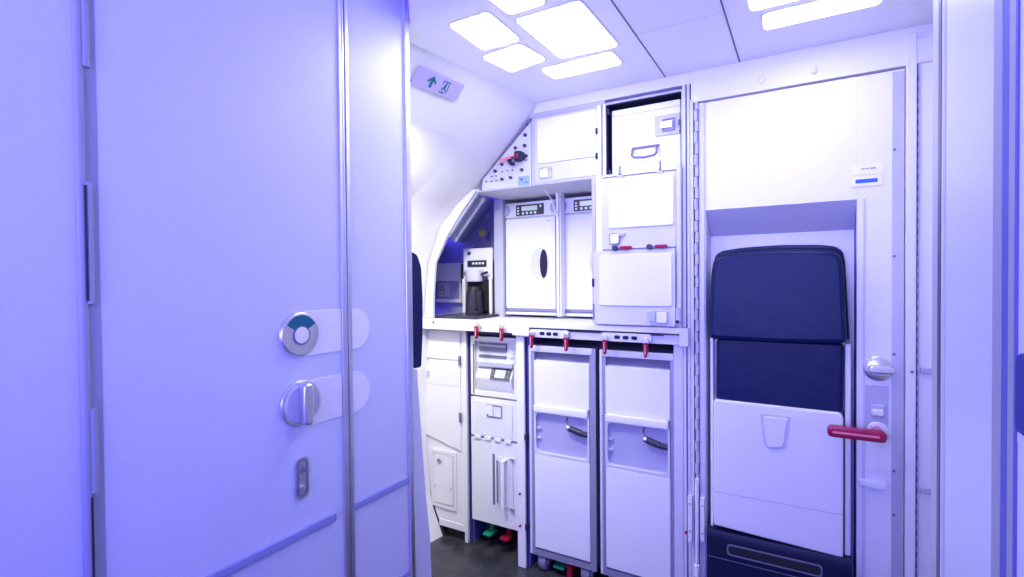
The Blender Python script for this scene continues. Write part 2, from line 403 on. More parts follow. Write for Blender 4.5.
# ================================================================== EXIT SIGN
n_ = Vector((.7246, -.0942, -.6828)).normalized()
c0 = Vector((-1.052, 1.345, 1.9005)) + n_ * .003; yv = Vector((.13, 1, 0)).normalized(); yv = (yv - n_ * yv.dot(n_)).normalized(); up_ = yv.cross(n_).normalized()
if up_.z < 0: up_ = -up_
def on_sign(mb):   # builder drawn in u (along), v (up), w (out of the lining)
    return mb.xf(Matrix(((yv.x, up_.x, n_.x, c0.x), (yv.y, up_.y, n_.y, c0.y), (yv.z, up_.z, n_.z, c0.z), (0, 0, 0, 1))))
sg = thing('exit_sign', c0, 'lilac emergency exit sign with green arrow and running figure', 'sign')
obj('sign_plate', on_sign(MB().prism(rpoly([(-.104, -.031), (.104, -.031), (.104, .031), (-.104, .031)], .007), 'z', 0, .003)), 'signplate', sg)
ar = [(-.004, .019), (.014, .002), (.014, -.006), (.001, .003), (.001, -.021), (-.009, -.021), (-.009, .003), (-.022, -.006), (-.022, .002)]
obj('arrow', on_sign(MB().prism([(x - .026, z) for x, z in ar], 'z', .003, .0042)), 'teal', sg)
mn = MB().cyl((.031, .013, .003), (.031, .013, .0042), .0035, seg=14)
mn.prism([(.026, .009), (.034, .008), (.032, -.003), (.038, -.012), (.034, -.015), (.028, -.006), (.021, -.014), (.017, -.012), (.024, -.002)], 'z', .003, .0041)
mn.box(.014, .044, .017, .020, .003, .0042, 0).box(.041, .044, -.020, .017, .003, .0042, 0).box(.014, .017, .006, .017, .003, .0042, 0).box(.014, .034, -.023, -.018, .003, .0042, 0)
obj('running_figure', on_sign(mn), 'teal', sg)

# ================================================================== GALLEY : upper part
# frame: curved left edge strip, posts, shelf between uppers and ovens
gf = thing('galley_frame', (-.95, 1.9, 1.07), 'grey galley frame around the oven bay and the curved nook', 'frame')
outer = [(-0.930, 1.930), (-1.271, 1.647), (-1.347, 1.588), (-1.440, 1.500), (-1.508, 1.334), (-1.528, 1.200), (-1.540, 1.082)]
inner = [(-0.962, 1.905), (-1.240, 1.643), (-1.325, 1.550), (-1.405, 1.450), (-1.470, 1.333), (-1.484, 1.200), (-1.488, 1.082)]
obj('curved_edge', MB().loft([[(x, 1.848, z) for x, z in outer[1:]], [(x, 1.846, z) for x, z in inner[1:]]], thick=(0, .012, 0)), 'pale', gf)
obj('nook_ceiling', MB().box(-1.26, -.66, 1.852, 2.40, 1.634, 1.650, .001), 'pale', gf)
obj('nook_slope', MB().loft([[(-1.235, 1.86, 1.638), (-1.405, 1.86, 1.446)], [(-1.400, 2.25, 1.664), (-1.600, 2.25, 1.453)]], thick=(-.014, 0, .012)), 'recess', gf)  # lighter colour than the nook back, standing in for more light
nk = [(-1.405, 1.446), (-1.470, 1.333), (-1.484, 1.200), (-1.488, 1.078)]
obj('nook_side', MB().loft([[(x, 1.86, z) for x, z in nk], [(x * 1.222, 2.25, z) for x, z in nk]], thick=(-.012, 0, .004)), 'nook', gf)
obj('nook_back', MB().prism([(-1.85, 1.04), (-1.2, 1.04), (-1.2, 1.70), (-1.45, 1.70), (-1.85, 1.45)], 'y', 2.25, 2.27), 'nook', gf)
obj('oven_bay_side', MB().box(-1.298, -1.250, 2.08, 2.42, 1.076, 1.636, .001), 'frame', gf)
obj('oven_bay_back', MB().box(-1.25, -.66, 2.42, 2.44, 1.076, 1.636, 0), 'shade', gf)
obj('divider_post', MB().box(-.957, -.944, 2.05, 2.094, 1.088, 1.634, .001).box(-.940, -.935, 2.05, 2.094, 1.088, 1.634, .001), 'laminate', gf)
obj('divider_core', MB().box(-.944, -.940, 2.06, 2.094, 1.088, 1.634, 0), 'slate', gf)
obj('divider_arm', MB().tube([(-.965, 1.95, 1.634), (-.955, 2.0, 1.60), (-.95, 2.045, 1.53)], .004, 8), 'laminate', gf)
obj('right_post', MB().box(-.374, -.364, 1.842, 1.90, .19, 1.924, .001).box(-.359, -.350, 1.842, 1.90, .10, 1.924, .001).box(-.374, -.350, 1.86, 1.90, .08, 1.924, 0), 'pale', gf)
obj('post_gap', MB().box(-.364, -.359, 1.849, 1.86, .10, 1.924, 0), 'slate', gf)
obj('header_rail', MB().box(-.975, -.655, 1.845, 1.90, 1.908, 1.925, .001), 'frame', gf)
obj('lower_post', MB().box(-1.049, -1.012, 1.845, 1.858, FZ, 1.02, .002), 'laminate', gf)
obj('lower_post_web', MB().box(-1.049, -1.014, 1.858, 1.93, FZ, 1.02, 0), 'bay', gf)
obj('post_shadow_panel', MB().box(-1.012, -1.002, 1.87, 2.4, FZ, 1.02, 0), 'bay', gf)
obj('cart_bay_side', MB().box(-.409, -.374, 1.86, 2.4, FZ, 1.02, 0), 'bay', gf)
obj('right_lower_trim', MB().box(-.408, -.376, 1.846, 1.858, .10, 1.02, .001), 'pale', gf)
for z in (.19, .36):
    obj('red_rivet', MB().cyl((-.366, 1.835, z), (-.366, 1.846, z), .0045, seg=12), 'red', gf)
for z in (.36, .225):
    obj('red_rivet', MB().cyl((-1.035, 1.837, z), (-1.035, 1.846, z), .0045, seg=12), 'red', gf)
for z in (.60, .225):
    obj('post_catch', MB().box(-1.012, -1.000, 1.84, 1.86, z - .012, z + .012, .001), 'dark', gf)

# triangular control panel with knobs
tp = thing('control_panel', (-1.08, 1.84, 1.64), 'triangular lilac panel full of small black buttons beside the upper cabinet', 'panel')
obj('panel_plate', MB().prism([(-.972, 1.900), (-1.213, 1.690), (-1.214, 1.641), (-.972, 1.634)], 'y', 1.846, 1.88), 'pale', tp)
obj('panel_edge', MB().prism([(-.966, 1.908), (-.978, 1.903), (-1.214, 1.690), (-1.222, 1.640), (-1.212, 1.640), (-1.205, 1.686), (-.972, 1.893)], 'y', 1.840, 1.848), 'slate', tp)
def knob_at(px, py):   # face-plane metres read off the panel's own layout (zoomed detail, 147 px per metre of x)
    return px, py
KN = [(-.995, 1.843, .0070), (-.998, 1.800, .0070), (-1.042, 1.797, .0065), (-.992, 1.758, .0065), (-1.108, 1.737, .0060), (-1.012, 1.703, .0065),
      (-1.141, 1.713, .0065), (-1.108, 1.675, .0065), (-1.066, 1.677, .0065), (-.985, 1.883, .0040)]
for x, z, r in KN:
    k = obj('push_button', MB().cyl((x, 1.836, z), (x, 1.847, z), r, seg=18, bev=.0015), 'dark', tp)
SM = [(-1.108, 1.706), (-1.082, 1.708), (-1.058, 1.708), (-1.160, 1.692), (-1.138, 1.692), (-1.160, 1.672), (-1.138, 1.672), (-.992, 1.741), (-1.187, 1.674), (-1.16, 1.68)]
for x, z in SM[:9]:
    obj('toggle_switch', MB().cyl((x, 1.838, z), (x, 1.847, z), .0028, seg=10).box(x - .006, x + .006, 1.845, 1.847, z - .001, z + .001, 0), 'ink', tp)
obj('cable_clip', MB().box(-1.077, -1.062, 1.834, 1.847, 1.742, 1.758, .003).tube([(-1.07, 1.838, 1.745), (-1.058, 1.832, 1.733), (-1.045, 1.832, 1.730)], .008, 10), 'darkblue', tp)
obj('blue_sticker', MB().box(-1.032, -.978, 1.844, 1.847, 1.640, 1.678, .001), 'cyan', tp, label='light blue label plate')
obj('sticker_mark', MB().cyl((-1.015, 1.843, 1.664), (-1.015, 1.8445, 1.664), .006, seg=14).box(-1.005, -.984, 1.843, 1.8445, 1.650, 1.653, 0), 'blue', tp)

fl = thing('flashlight', (-1.03, 1.82, 1.73), 'small dark emergency torch clipped on the control panel', 'torch')
obj('body', MB().cyl((-1.02, 1.826, 1.735), (-1.02, 1.826, 1.776), .0165, seg=24, bev=.004).cyl((-1.005, 1.826, 1.739), (-1.005, 1.826, 1.770), .013, seg=20, bev=.003), 'darkblue', fl)
obj('band', MB().cyl((-1.0215, 1.826, 1.747), (-1.0215, 1.826, 1.764), .0172, seg=24), 'red', fl)
obj('clip', MB().box(-1.055, -1.030, 1.826, 1.846, 1.752, 1.760, .002), 'dark', fl)
rb = MB().loft([[(-1.112, 1.828, 1.745), (-1.09, 1.825, 1.747), (-1.07, 1.828, 1.751), (-1.052, 1.828, 1.752)],
                [(-1.112, 1.830, 1.758), (-1.09, 1.827, 1.758), (-1.07, 1.830, 1.763), (-1.052, 1.830, 1.764)]], thick=(0, .002, 0))
tag(obj('warning_ribbon', rb, 'salmon'), 'pink red cloth ribbon hanging beside the small torch', 'ribbon')

# upper cabinet
uc = thing('upper_cabinet', (-.82, 1.99, 1.634), 'white upper cabinet above the left oven, beside the control panel', 'cabinet')
obj('body', MB().box(-.970, -.668, 1.866, 2.3, 1.651, 1.908, .001), 'pale', uc)
obj('face_frame', MB().ring(-.970, -.668, 1.636, 1.910, .016, 'y', 1.848, 1.868, .004), 'frame', uc)
dr = obj('door', MB().rrect(-.954, -.682, 1.646, 1.901, 'y', 1.846, 1.862, .006, .002), 'pale', uc)
obj('door_panel', MB().rrect(-.940, -.690, 1.718, 1.894, 'y', 1.841, 1.847, .014, .002), 'laminate', dr)
def paddle(x0, x1, z0, z1, parent, y=1.846, flip=False):
    obj('latch', MB().ring(x0, x1, z0, z1, .004, 'y', y - .005, y, .009), 'frame', parent)
    obj('latch_bolt', MB().rrect(x0 + .005, x1 - .016 if not flip else x1 - .004, z0 + .004, z1 - .006, 'y', y - .009, y, .008, .002), 'satin', parent)
paddle(-.934, -.877, 1.657, 1.702, dr)
obj('latch_top', MB().rrect(-.915, -.882, 1.692, 1.703, 'y', 1.838, 1.846, .004), 'frame', dr)
obj('hinge_post', MB().box(-.686, -.670, 1.838, 1.866, 1.640, 1.906, .002), 'laminate', uc)
for z in (1.716, 1.81): obj('hinge_pin', MB().rrect(-.690, -.682, z - .012, z + .012, 'y', 1.833, 1.841, .003), 'darkblue', uc)

# container compartment and container
cc = thing('container_compartment', (-.515, 2.0, 1.630), 'open upper compartment framing the white service container', 'cabinet')
obj('side_panel', MB().box(-.664, -.653, 1.842, 2.3, 1.642, 1.908, .001), 'laminate', cc)
obj('side_panel', MB().box(-.378, -.374, 1.845, 2.3, 1.642, 1.908, .001), 'pale', cc)
obj('top_panel', MB().box(-.653, -.378, 1.846, 2.3, 1.904, 1.912, .001), 'frame', cc)
obj('bottom_panel', MB().box(-.664, -.374, 1.842, 2.3, 1.634, 1.642, .001), 'laminate', cc)
obj('back_panel', MB().box(-.653, -.378, 2.28, 2.3, 1.642, 1.904, 0), 'darkblue', cc)
obj('corner_bumper', MB().box(-.653, -.640, 1.85, 1.87, 1.643, 1.662, .002), 'darkblue', cc)
obj('corner_bumper', MB().box(-.653, -.642, 1.85, 1.87, 1.868, 1.895, .002), 'darkblue', cc)
obj('lining_strip', MB().box(-.653, -.6505, 1.85, 2.2, 1.643, 1.903, 0).box(-.65, -.378, 1.85, 2.2, 1.9015, 1.9035, 0), 'darkblue', cc)
sb = thing('service_container', (-.512, 2.0, 1.643), 'white metal service container with a drop handle in the top compartment', 'container')
obj('body', MB().box(-.640, -.386, 1.872, 2.25, 1.643, 1.888, .006), 'laminate', sb)
obj('lid_line', MB().box(-.636, -.390, 1.8705, 1.873, 1.862, 1.864, 0), 'frame', sb)
hd_ = obj('drop_handle', MB().tube([(-.556, 1.868, 1.734), (-.556, 1.855, 1.722), (-.556, 1.850, 1.704), (-.549, 1.850, 1.696), (-.510, 1.850, 1.692), (-.474, 1.850, 1.696),
                               (-.466, 1.850, 1.704), (-.466, 1.855, 1.722), (-.466, 1.868, 1.734)], .0042, 10), 'slate', sb)
obj('handle_bracket', MB().box(-.562, -.460, 1.866, 1.873, 1.730, 1.738, .002), 'slate', sb)
lt = obj('latch_recess', MB().rrect(-.476, -.388, 1.765, 1.838, 'y', 1.866, 1.873, .006, .001), 'frame', sb)
obj('latch_lever', MB().rrect(-.455, -.412, 1.788, 1.812, 'y', 1.856, 1.868, .004, .002), 'satin', lt)
obj('latch_frame', MB().ring(-.448, -.404, 1.778, 1.822, .004, 'y', 1.862, 1.868, .004), 'slate', lt)
obj('latch_catch', MB().box(-.393, -.386, 1.858, 1.868, 1.792, 1.812, .002), 'slate', lt)
obj('latch_pin', MB().box(-.390, -.384, 1.858, 1.868, 1.768, 1.776, .001), 'slate', lt)

# middle cabinet (two stacked doors in front of the second oven's right)
mc = thing('door_cabinet', (-.53, 2.0, 1.072), 'white galley cabinet with two stacked doors right of the ovens', 'cabinet')
obj('body', MB().box(-.664, -.376, 1.842, 2.4, 1.076, 1.630, .001), 'pale', mc)
obj('side_jamb', MB().box(-.690, -.664, 1.832, 1.90, 1.076, 1.640, .002), 'laminate', mc)
obj('side_rail', MB().rrect(-.704, -.690, 1.086, 1.635, 'y', 1.828, 1.88, .004), 'frame', mc)
obj('side_jamb', MB().box(-.392, -.376, 1.820, 1.846, 1.10, 1.650, .003), 'pale', mc)
u = obj('door', MB().rrect(-.663, -.393, 1.362, 1.622, 'y', 1.822, 1.842, .006, .002), 'pale', mc)
obj('door_panel', MB().rrect(-.634, -.400, 1.438, 1.610, 'y', 1.817, 1.823, .012, .002), 'laminate', u)
obj('latch_ring', MB().ring(-.632, -.592, 1.378, 1.420, .003, 'y', 1.815, 1.822, .012), 'slate', u)
obj('latch_paddle', MB().rrect(-.629, -.595, 1.381, 1.417, 'y', 1.813, 1.822, .010, .002), 'laminate', u)
obj('latch_tab', MB().rrect(-.602, -.572, 1.410, 1.419, 'y', 1.814, 1.822, .003), 'frame', u)
l = obj('door', MB().rrect(-.692, -.394, 1.084, 1.356, 'y', 1.810, 1.830, .006, .002), 'pale', mc)
obj('door_panel', MB().rrect(-.668, -.404, 1.154, 1.340, 'y', 1.805, 1.811, .012, .002), 'laminate', l)
obj('latch_ring', MB().ring(-.482, -.418, 1.092, 1.138, .003, 'y', 1.803, 1.810, .010), 'frame', l)
obj('latch_paddle', MB().rrect(-.458, -.421, 1.095, 1.135, 'y', 1.800, 1.810, .009, .002), 'satin', l)
obj('latch_tab', MB().rrect(-.490, -.462, 1.102, 1.134, 'y', 1.802, 1.810, .006), 'frame', l)
obj('hinge', MB().rrect(-.697, -.689, 1.222, 1.254, 'y', 1.806, 1.816, .003), 'darkblue', mc)
obj('hinge', MB().rrect(-.695, -.689, 1.10, 1.16, 'y', 1.808, 1.816, .002), 'slate', mc)
obj('hinge', MB().rrect(-.392, -.379, 1.09, 1.15, 'y', 1.808, 1.83, .003), 'frame', mc)
obj('hinge_pin', MB().cyl((-.386, 1.803, 1.102), (-.386, 1.81, 1.102), .006, seg=12), 'darkblue', mc)
for x in (-.608, -.482):
    tb = thing('door_turn_button', (x + .03, 1.816, 1.363), ('left' if x < -.5 else 'right') + ' red turn button between the two stacked cabinet doors', 'latch')
    obj('pivot', MB().cyl((x, 1.800, 1.3645), (x, 1.822, 1.3645), .0095, seg=18, bev=.002), 'dark', tb)
    obj('lever', MB().rrect(x + .020, x + .062, 1.3588, 1.3705, 'y', 1.800, 1.812, .005, .002), 'red', tb)
    obj('rod', MB().cyl((x, 1.808, 1.3645), (x + .03, 1.808, 1.3645), .003, seg=10), 'slate', tb)
for x in (-.596, -.449):
    q = thing('compartment_catch', (x, 1.835, 1.632), ('left' if x < -.5 else 'right') + ' small steel catch below the white service container', 'latch')
    obj('stem', MB().cyl((x, 1.834, 1.634), (x, 1.834, 1.668), .003, seg=10).cyl((x, 1.829, 1.636), (x, 1.842, 1.636), .0055, seg=12), 'slate', q)
    obj('catch_foot', MB().box(x - .011, x + .011, 1.828, 1.842, 1.624, 1.633, .002), 'frame', q)

# ================================================================== OVENS
def make_oven(x0, x1, label, blue=False, full=True):
    o = thing('oven', ((x0 + x1) / 2, 2.25, 1.088), label, 'oven', 'galley ovens')
    obj('body', MB().box(x0, x1, 2.112, 2.41, 1.088, 1.615, .002), 'pale', o)
    cp = obj('control_panel', MB().box(x0, x1, 2.100, 2.113, 1.546, 1.615, .003), 'laminate', o)
    c = (x0 + x1) / 2 + .002
    zc = 1.580
    for s, xx in ((1, x0), (-1, x1)):
        pts = [(xx + s * .028 * sin(a) * 1.0, zc + .028 * cos(a)) for a in [pi * k / 14 for k in range(15)]]
        obj('vent_disc', MB().prism(pts, 'y', 2.097, 2.101), 'recess', cp)
    obj('display_panel', MB().rrect(c - .072, c + .072, 1.552, 1.602, 'y', 2.095, 2.101, .003), 'dark', cp)
    obj('display', MB().rrect(c - .042, c + .040, 1.573, 1.594, 'y', 2.0935, 2.096, .002), 'lcdblue' if blue else 'lcd', cp)
    for k in range(4):
        obj('button', MB().rrect(c - .040 + k * .0215, c - .029 + k * .0215, 1.557, 1.567, 'y', 2.0925, 2.096, .002), 'white', cp)
    for k in range(3):
        obj('button', MB().rrect(c - .064, c - .055, 1.558 + k * .013, 1.566 + k * .013, 'y', 2.0925, 2.096, .002), 'white', cp)
    obj('button', MB().rrect(c + .053, c + .062, 1.585, 1.595, 'y', 2.0925, 2.096, .002), 'white', cp)
    d = obj('door', MB().rrect(x0 + .003, x1 - .003, 1.118, 1.538, 'y', 2.098, 2.112, .005, .002), 'laminate', o)
    hx = x1 - .060
    el = [(hx + .048 * cos(a) - .02, 1.325 + .075 * sin(a)) for a in [2 * pi * k / 36 for k in range(36)]]
    obj('handle_dish', MB().prism(el, 'y', 2.0965, 2.100), 'pale', d)
    el = [(hx + .019 * cos(a), 1.325 + .066 * sin(a)) for a in [2 * pi * k / 36 for k in range(36)]]
    obj('handle_opening', MB().prism(el, 'y', 2.0945, 2.098), 'darkblue', d)
    obj('rating_mark', MB().box(x1 - .040, x1 - .034, 2.0968, 2.099, 1.518, 1.522, 0).box(x1 - .030, x1 - .024, 2.0968, 2.099, 1.518, 1.522, 0)
        .box(x1 - .040, x1 - .034, 2.0968, 2.099, 1.135, 1.139, 0).box(x1 - .030, x1 - .024, 2.0968, 2.099, 1.135, 1.139, 0), 'ink', d)
    obj('vent_slot', MB().box(x0 + .004, x1 - .004, 2.100, 2.113, 1.103, 1.108, 0), 'ink', o)
    obj('base_rail', MB().box(x0, x1, 2.096, 2.112, 1.088, 1.101, .002), 'laminate', o)
    return o
make_oven(-1.247, -.982, 'left oven with grey display, fully visible beside the coffee maker')
make_oven(-.954, -.690, 'right oven, half hidden by the stacked cabinet doors')

# ================================================================== NOOK contents
ol = thing('outlet_panel', (-1.62, 2.2, 1.135), 'white frame around a round power socket in the left nook', 'outlet')
obj('frame', MB().box(-1.755, -1.585, 2.205, 2.225, 1.250, 1.345, .002).box(-1.755, -1.585, 2.205, 2.225, 1.135, 1.152, .002).box(-1.597, -1.585, 2.205, 2.225, 1.15, 1.25, .001), 'laminate', ol)
obj('back_plate', MB().box(-1.755, -1.590, 2.218, 2.25, 1.14, 1.34, 0), 'nook', ol)
obj('socket_plate', MB().rrect(-1.745, -1.672, 1.165, 1.238, 'y', 2.208, 2.219, .008, .002), 'frame', ol)
obj('socket', MB().cyl((-1.708, 2.203, 1.202), (-1.708, 2.210, 1.202), .027, seg=24, bev=.002), 'recess', ol)
obj('socket_hole', MB().cyl((-1.718, 2.201, 1.202), (-1.718, 2.204, 1.202), .004, seg=10).cyl((-1.698, 2.201, 1.202), (-1.698, 2.204, 1.202), .004, seg=10).box(-1.712, -1.704, 2.201, 2.204, 1.214, 1.220, 0), 'dark', ol)

tl = thing('tube_lamp', (-1.38, 1.95, 1.45), 'unlit tube lamp on the sloping side of the nook', 'lamp')
def sl(t, y, d=.02):     # point on the sloping nook side: t down the slope, y depth, d clearance
    k = (y - 1.86) / .39
    a = Vector((-1.235 - .165 * k, y, 1.638 + .026 * k)); b = Vector((-1.405 - .195 * k, y, 1.446 + .007 * k))
    return a.lerp(b, t) + Vector((.70, 0, -.62)) * d
obj('tube', MB().tube([sl(.10, 1.94), sl(.96, 1.94)], .0075, 12), 'tube', tl)
obj('end_cap', MB().tube([sl(.05, 1.94, .018), sl(.12, 1.94, .018)], .011, 12), 'pale', tl)
obj('end_cap', MB().tube([sl(.92, 1.94, .018), sl(.99, 1.94, .018)], .011, 12), 'pale', tl)
obj('reflector', MB().loft([[sl(.04, 1.915, .004), sl(.99, 1.915, .004)], [sl(.04, 1.975, .004), sl(.99, 1.975, .004)]], thick=(.003, 0, -.003)), 'recess', tl)
tag(obj('yellow_placard', MB().cyl((-1.475, 2.243, 1.500), (-1.475, 2.25, 1.500), .022, seg=6), 'yellow'), 'small yellow hexagonal placard above the coffee maker', 'placard')
wv = thing('water_valve', (-1.42, 2.24, 1.47), 'small grey valve and hook on the back of the nook', 'valve')
obj('knob', MB().cyl((-1.425, 2.215, 1.585), (-1.425, 2.25, 1.585), .014, seg=18, bev=.003), 'recess', wv)
obj('hook', MB().tube([(-1.425, 2.24, 1.50), (-1.425, 2.225, 1.49), (-1.43, 2.225, 1.455)], .006, 8), 'slate', wv)
obj('pipe', MB().tube([(-1.52, 2.235, 1.44), (-1.53, 2.23, 1.425), (-1.56, 2.235, 1.415)], .005, 8), 'tube', wv)

cm = thing('coffee_maker', (-1.41, 2.2, 1.084), 'white coffee maker with a dark jug bay left of the ovens', 'coffee maker')
obj('body', MB().box(-1.490, -1.322, 2.12, 2.24, 1.09, 1.412, .003), 'shade', cm)
obj('head', MB().rrect(-1.490, -1.318, 1.255, 1.410, 'y', 2.095, 2.125, .004, .002), 'laminate', cm)
obj('jug_bay', MB().box(-1.472, -1.335, 2.10, 2.122, 1.100, 1.252, .001), 'black', cm)
obj('side_post', MB().box(-1.492, -1.474, 2.085, 2.13, 1.09, 1.26, .002), 'laminate', cm)
obj('side_post', MB().box(-1.334, -1.318, 2.085, 2.13, 1.09, 1.26, .002), 'laminate', cm)
obj('side_rail', MB().box(-1.512, -1.494, 2.10, 2.15, 1.235, 1.335, .003), 'black', cm)
obj('side_rail', MB().box(-1.316, -1.300, 2.09, 2.15, 1.086, 1.345, .003), 'black', cm)
cpn = obj('control_panel', MB().box(-1.462, -1.352, 2.089, 2.097, 1.318, 1.350, .001), 'dark', cm)
for k in range(4): obj('switch', MB().box(-1.432 + k * .019, -1.420 + k * .019, 2.086, 2.090, 1.330, 1.340, .001), 'white', cpn)
obj('indicator_knob', MB().cyl((-1.452, 2.085, 1.386), (-1.452, 2.097, 1.386), .008, seg=14), 'dark', cm)
obj('lever', MB().tube([(-1.385, 2.085, 1.273), (-1.36, 2.07, 1.282), (-1.330, 2.065, 1.290)], .007, 8).tube([(-1.365, 2.085, 1.266), (-1.34, 2.075, 1.262)], .007, 8), 'dark', cm)
obj('lever_knob', MB().ell((-1.470, 2.088, 1.285), .011, .011, .011, 14), 'dark', cm)
obj('drip_tray', MB().box(-1.50, -1.275, 1.875, 2.118, 1.0775, 1.090, .002), 'dark', cm)
obj('brew_cup', MB().cyl((-1.415, 2.085, 1.245), (-1.415, 2.085, 1.305), .042, .052, seg=28, bev=.004), 'pale', cm)
jg = thing('coffee_jug', (-1.40, 2.06, 1.09), 'dark coffee jug standing under the coffee maker head', 'jug')
obj('body', MB().cyl((-1.40, 2.055, 1.0905), (-1.40, 2.055, 1.20), .044, .038, seg=28, bev=.004), 'dark', jg)
obj('lid', MB().cyl((-1.40, 2.055, 1.20), (-1.40, 2.055, 1.222), .036, .028, seg=28, bev=.004), 'black', jg)
obj('handle', MB().tube([(-1.372, 2.03, 1.195), (-1.352, 2.01, 1.190), (-1.348, 2.008, 1.15), (-1.358, 2.015, 1.115), (-1.372, 2.03, 1.11)], .006, 8), 'black', jg)

# ================================================================== COUNTER
ct = thing('worktop', (-.95, 2.1, 1.045), 'white galley worktop with a thick front edge running under the ovens', 'worktop')
obj('top', MB().prism([(-1.54, 1.845), (-1.045, 1.845), (-1.045, 1.825), (-.366, 1.825), (-.366, 2.42), (-1.72, 2.42), (-1.72, 2.2)], 'z', 1.066, 1.077), 'laminate', ct)
obj('front_edge', MB().box(-1.545, -1.045, 1.835, 1.875, 1.030, 1.078, .003), 'laminate', ct)
obj('front_edge', MB().box(-1.045, -.352, 1.820, 1.86, 1.058, 1.080, .003), 'laminate', ct)
obj('rail', MB().box(-1.045, -.352, 1.835, 1.87, 1.018, 1.052, .002), 'pale', ct)
obj('shadow_gap', MB().box(-.99, -.44, 1.8335, 1.8355, 1.047, 1.052, 0), 'dark', ct)
obj('end_cap', MB().rrect(-.382, -.352, 1.016, 1.080, 'y', 1.815, 1.85, .004, .002), 'pale', ct)
obj('edge_cap', MB().box(-1.052, -.975, 1.818, 1.84, 1.024, 1.062, .003), 'laminate', ct)
obj('grille', MB().box(-1.24, -.965, 2.03, 2.09, 1.077, 1.0785, 0), 'recess', ct)
obj('fastener', MB().cyl((-1.475, 1.831, 1.062), (-1.475, 1.837, 1.062), .0045, seg=12), 'dark', ct)
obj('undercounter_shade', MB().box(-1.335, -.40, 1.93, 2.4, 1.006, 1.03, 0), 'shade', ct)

# drilled latch brackets with red retainers
def bracket(x0, x1, lab):
    t = thing('latch_bracket', ((x0 + x1) / 2, 1.83, 1.018), lab, 'bracket', 'drilled brackets above the trolleys')
    obj('plate', MB().rrect(x0, x1, 1.020, 1.052, 'y', 1.822, 1.836, .012, .002), 'pale', t)
    w_ = x1 - x0
    for k in (.33, .5, .67):
        obj('hole', MB().rrect(x0 + w_ * k - .011, x0 + w_ * k + .011, 1.030, 1.043, 'y', 1.8205, 1.8225, .006), 'darkblue', t)
    return t
bracket(-.972, -.800, 'drilled steel bracket above the left trolley')
bracket(-.668, -.480, 'drilled steel bracket above the right trolley')
def retainer(x, z, lab):
    t = thing('trolley_retainer', (x, 1.815, z - .05), lab, 'latch', 'red trolley retainers')
    obj('pivot', MB().cyl((x, 1.808, z), (x, 1.824, z), .0125, seg=22, bev=.003), 'satin', t)
    obj('paddle', MB().prism(rpoly([(x - .007, z - .004), (x + .009, z - .004), (x + .010, z - .030), (x + .005, z - .058), (x - .003, z - .058), (x - .006, z - .030)], .004), 'y', 1.800, 1.812, .002), 'red', t)
    obj('paddle_rib', MB().box(x + .000, x + .003, 1.7975, 1.801, z - .048, z - .012, .001), 'frame', t)
    return t
retainer(-.958, 1.035, 'red retainer at the left corner of the left trolley')
retainer(-.806, 1.032, 'red retainer at the right corner of the left trolley')
retainer(-.650, 1.030, 'red retainer at the left corner of the right trolley')
retainer(-.498, 1.028, 'red retainer at the right corner of the right trolley')
retainer(-1.223, 1.060, 'left red retainer above the unit with the small screen')
retainer(-1.098, 1.056, 'right red retainer above the unit with the small screen')

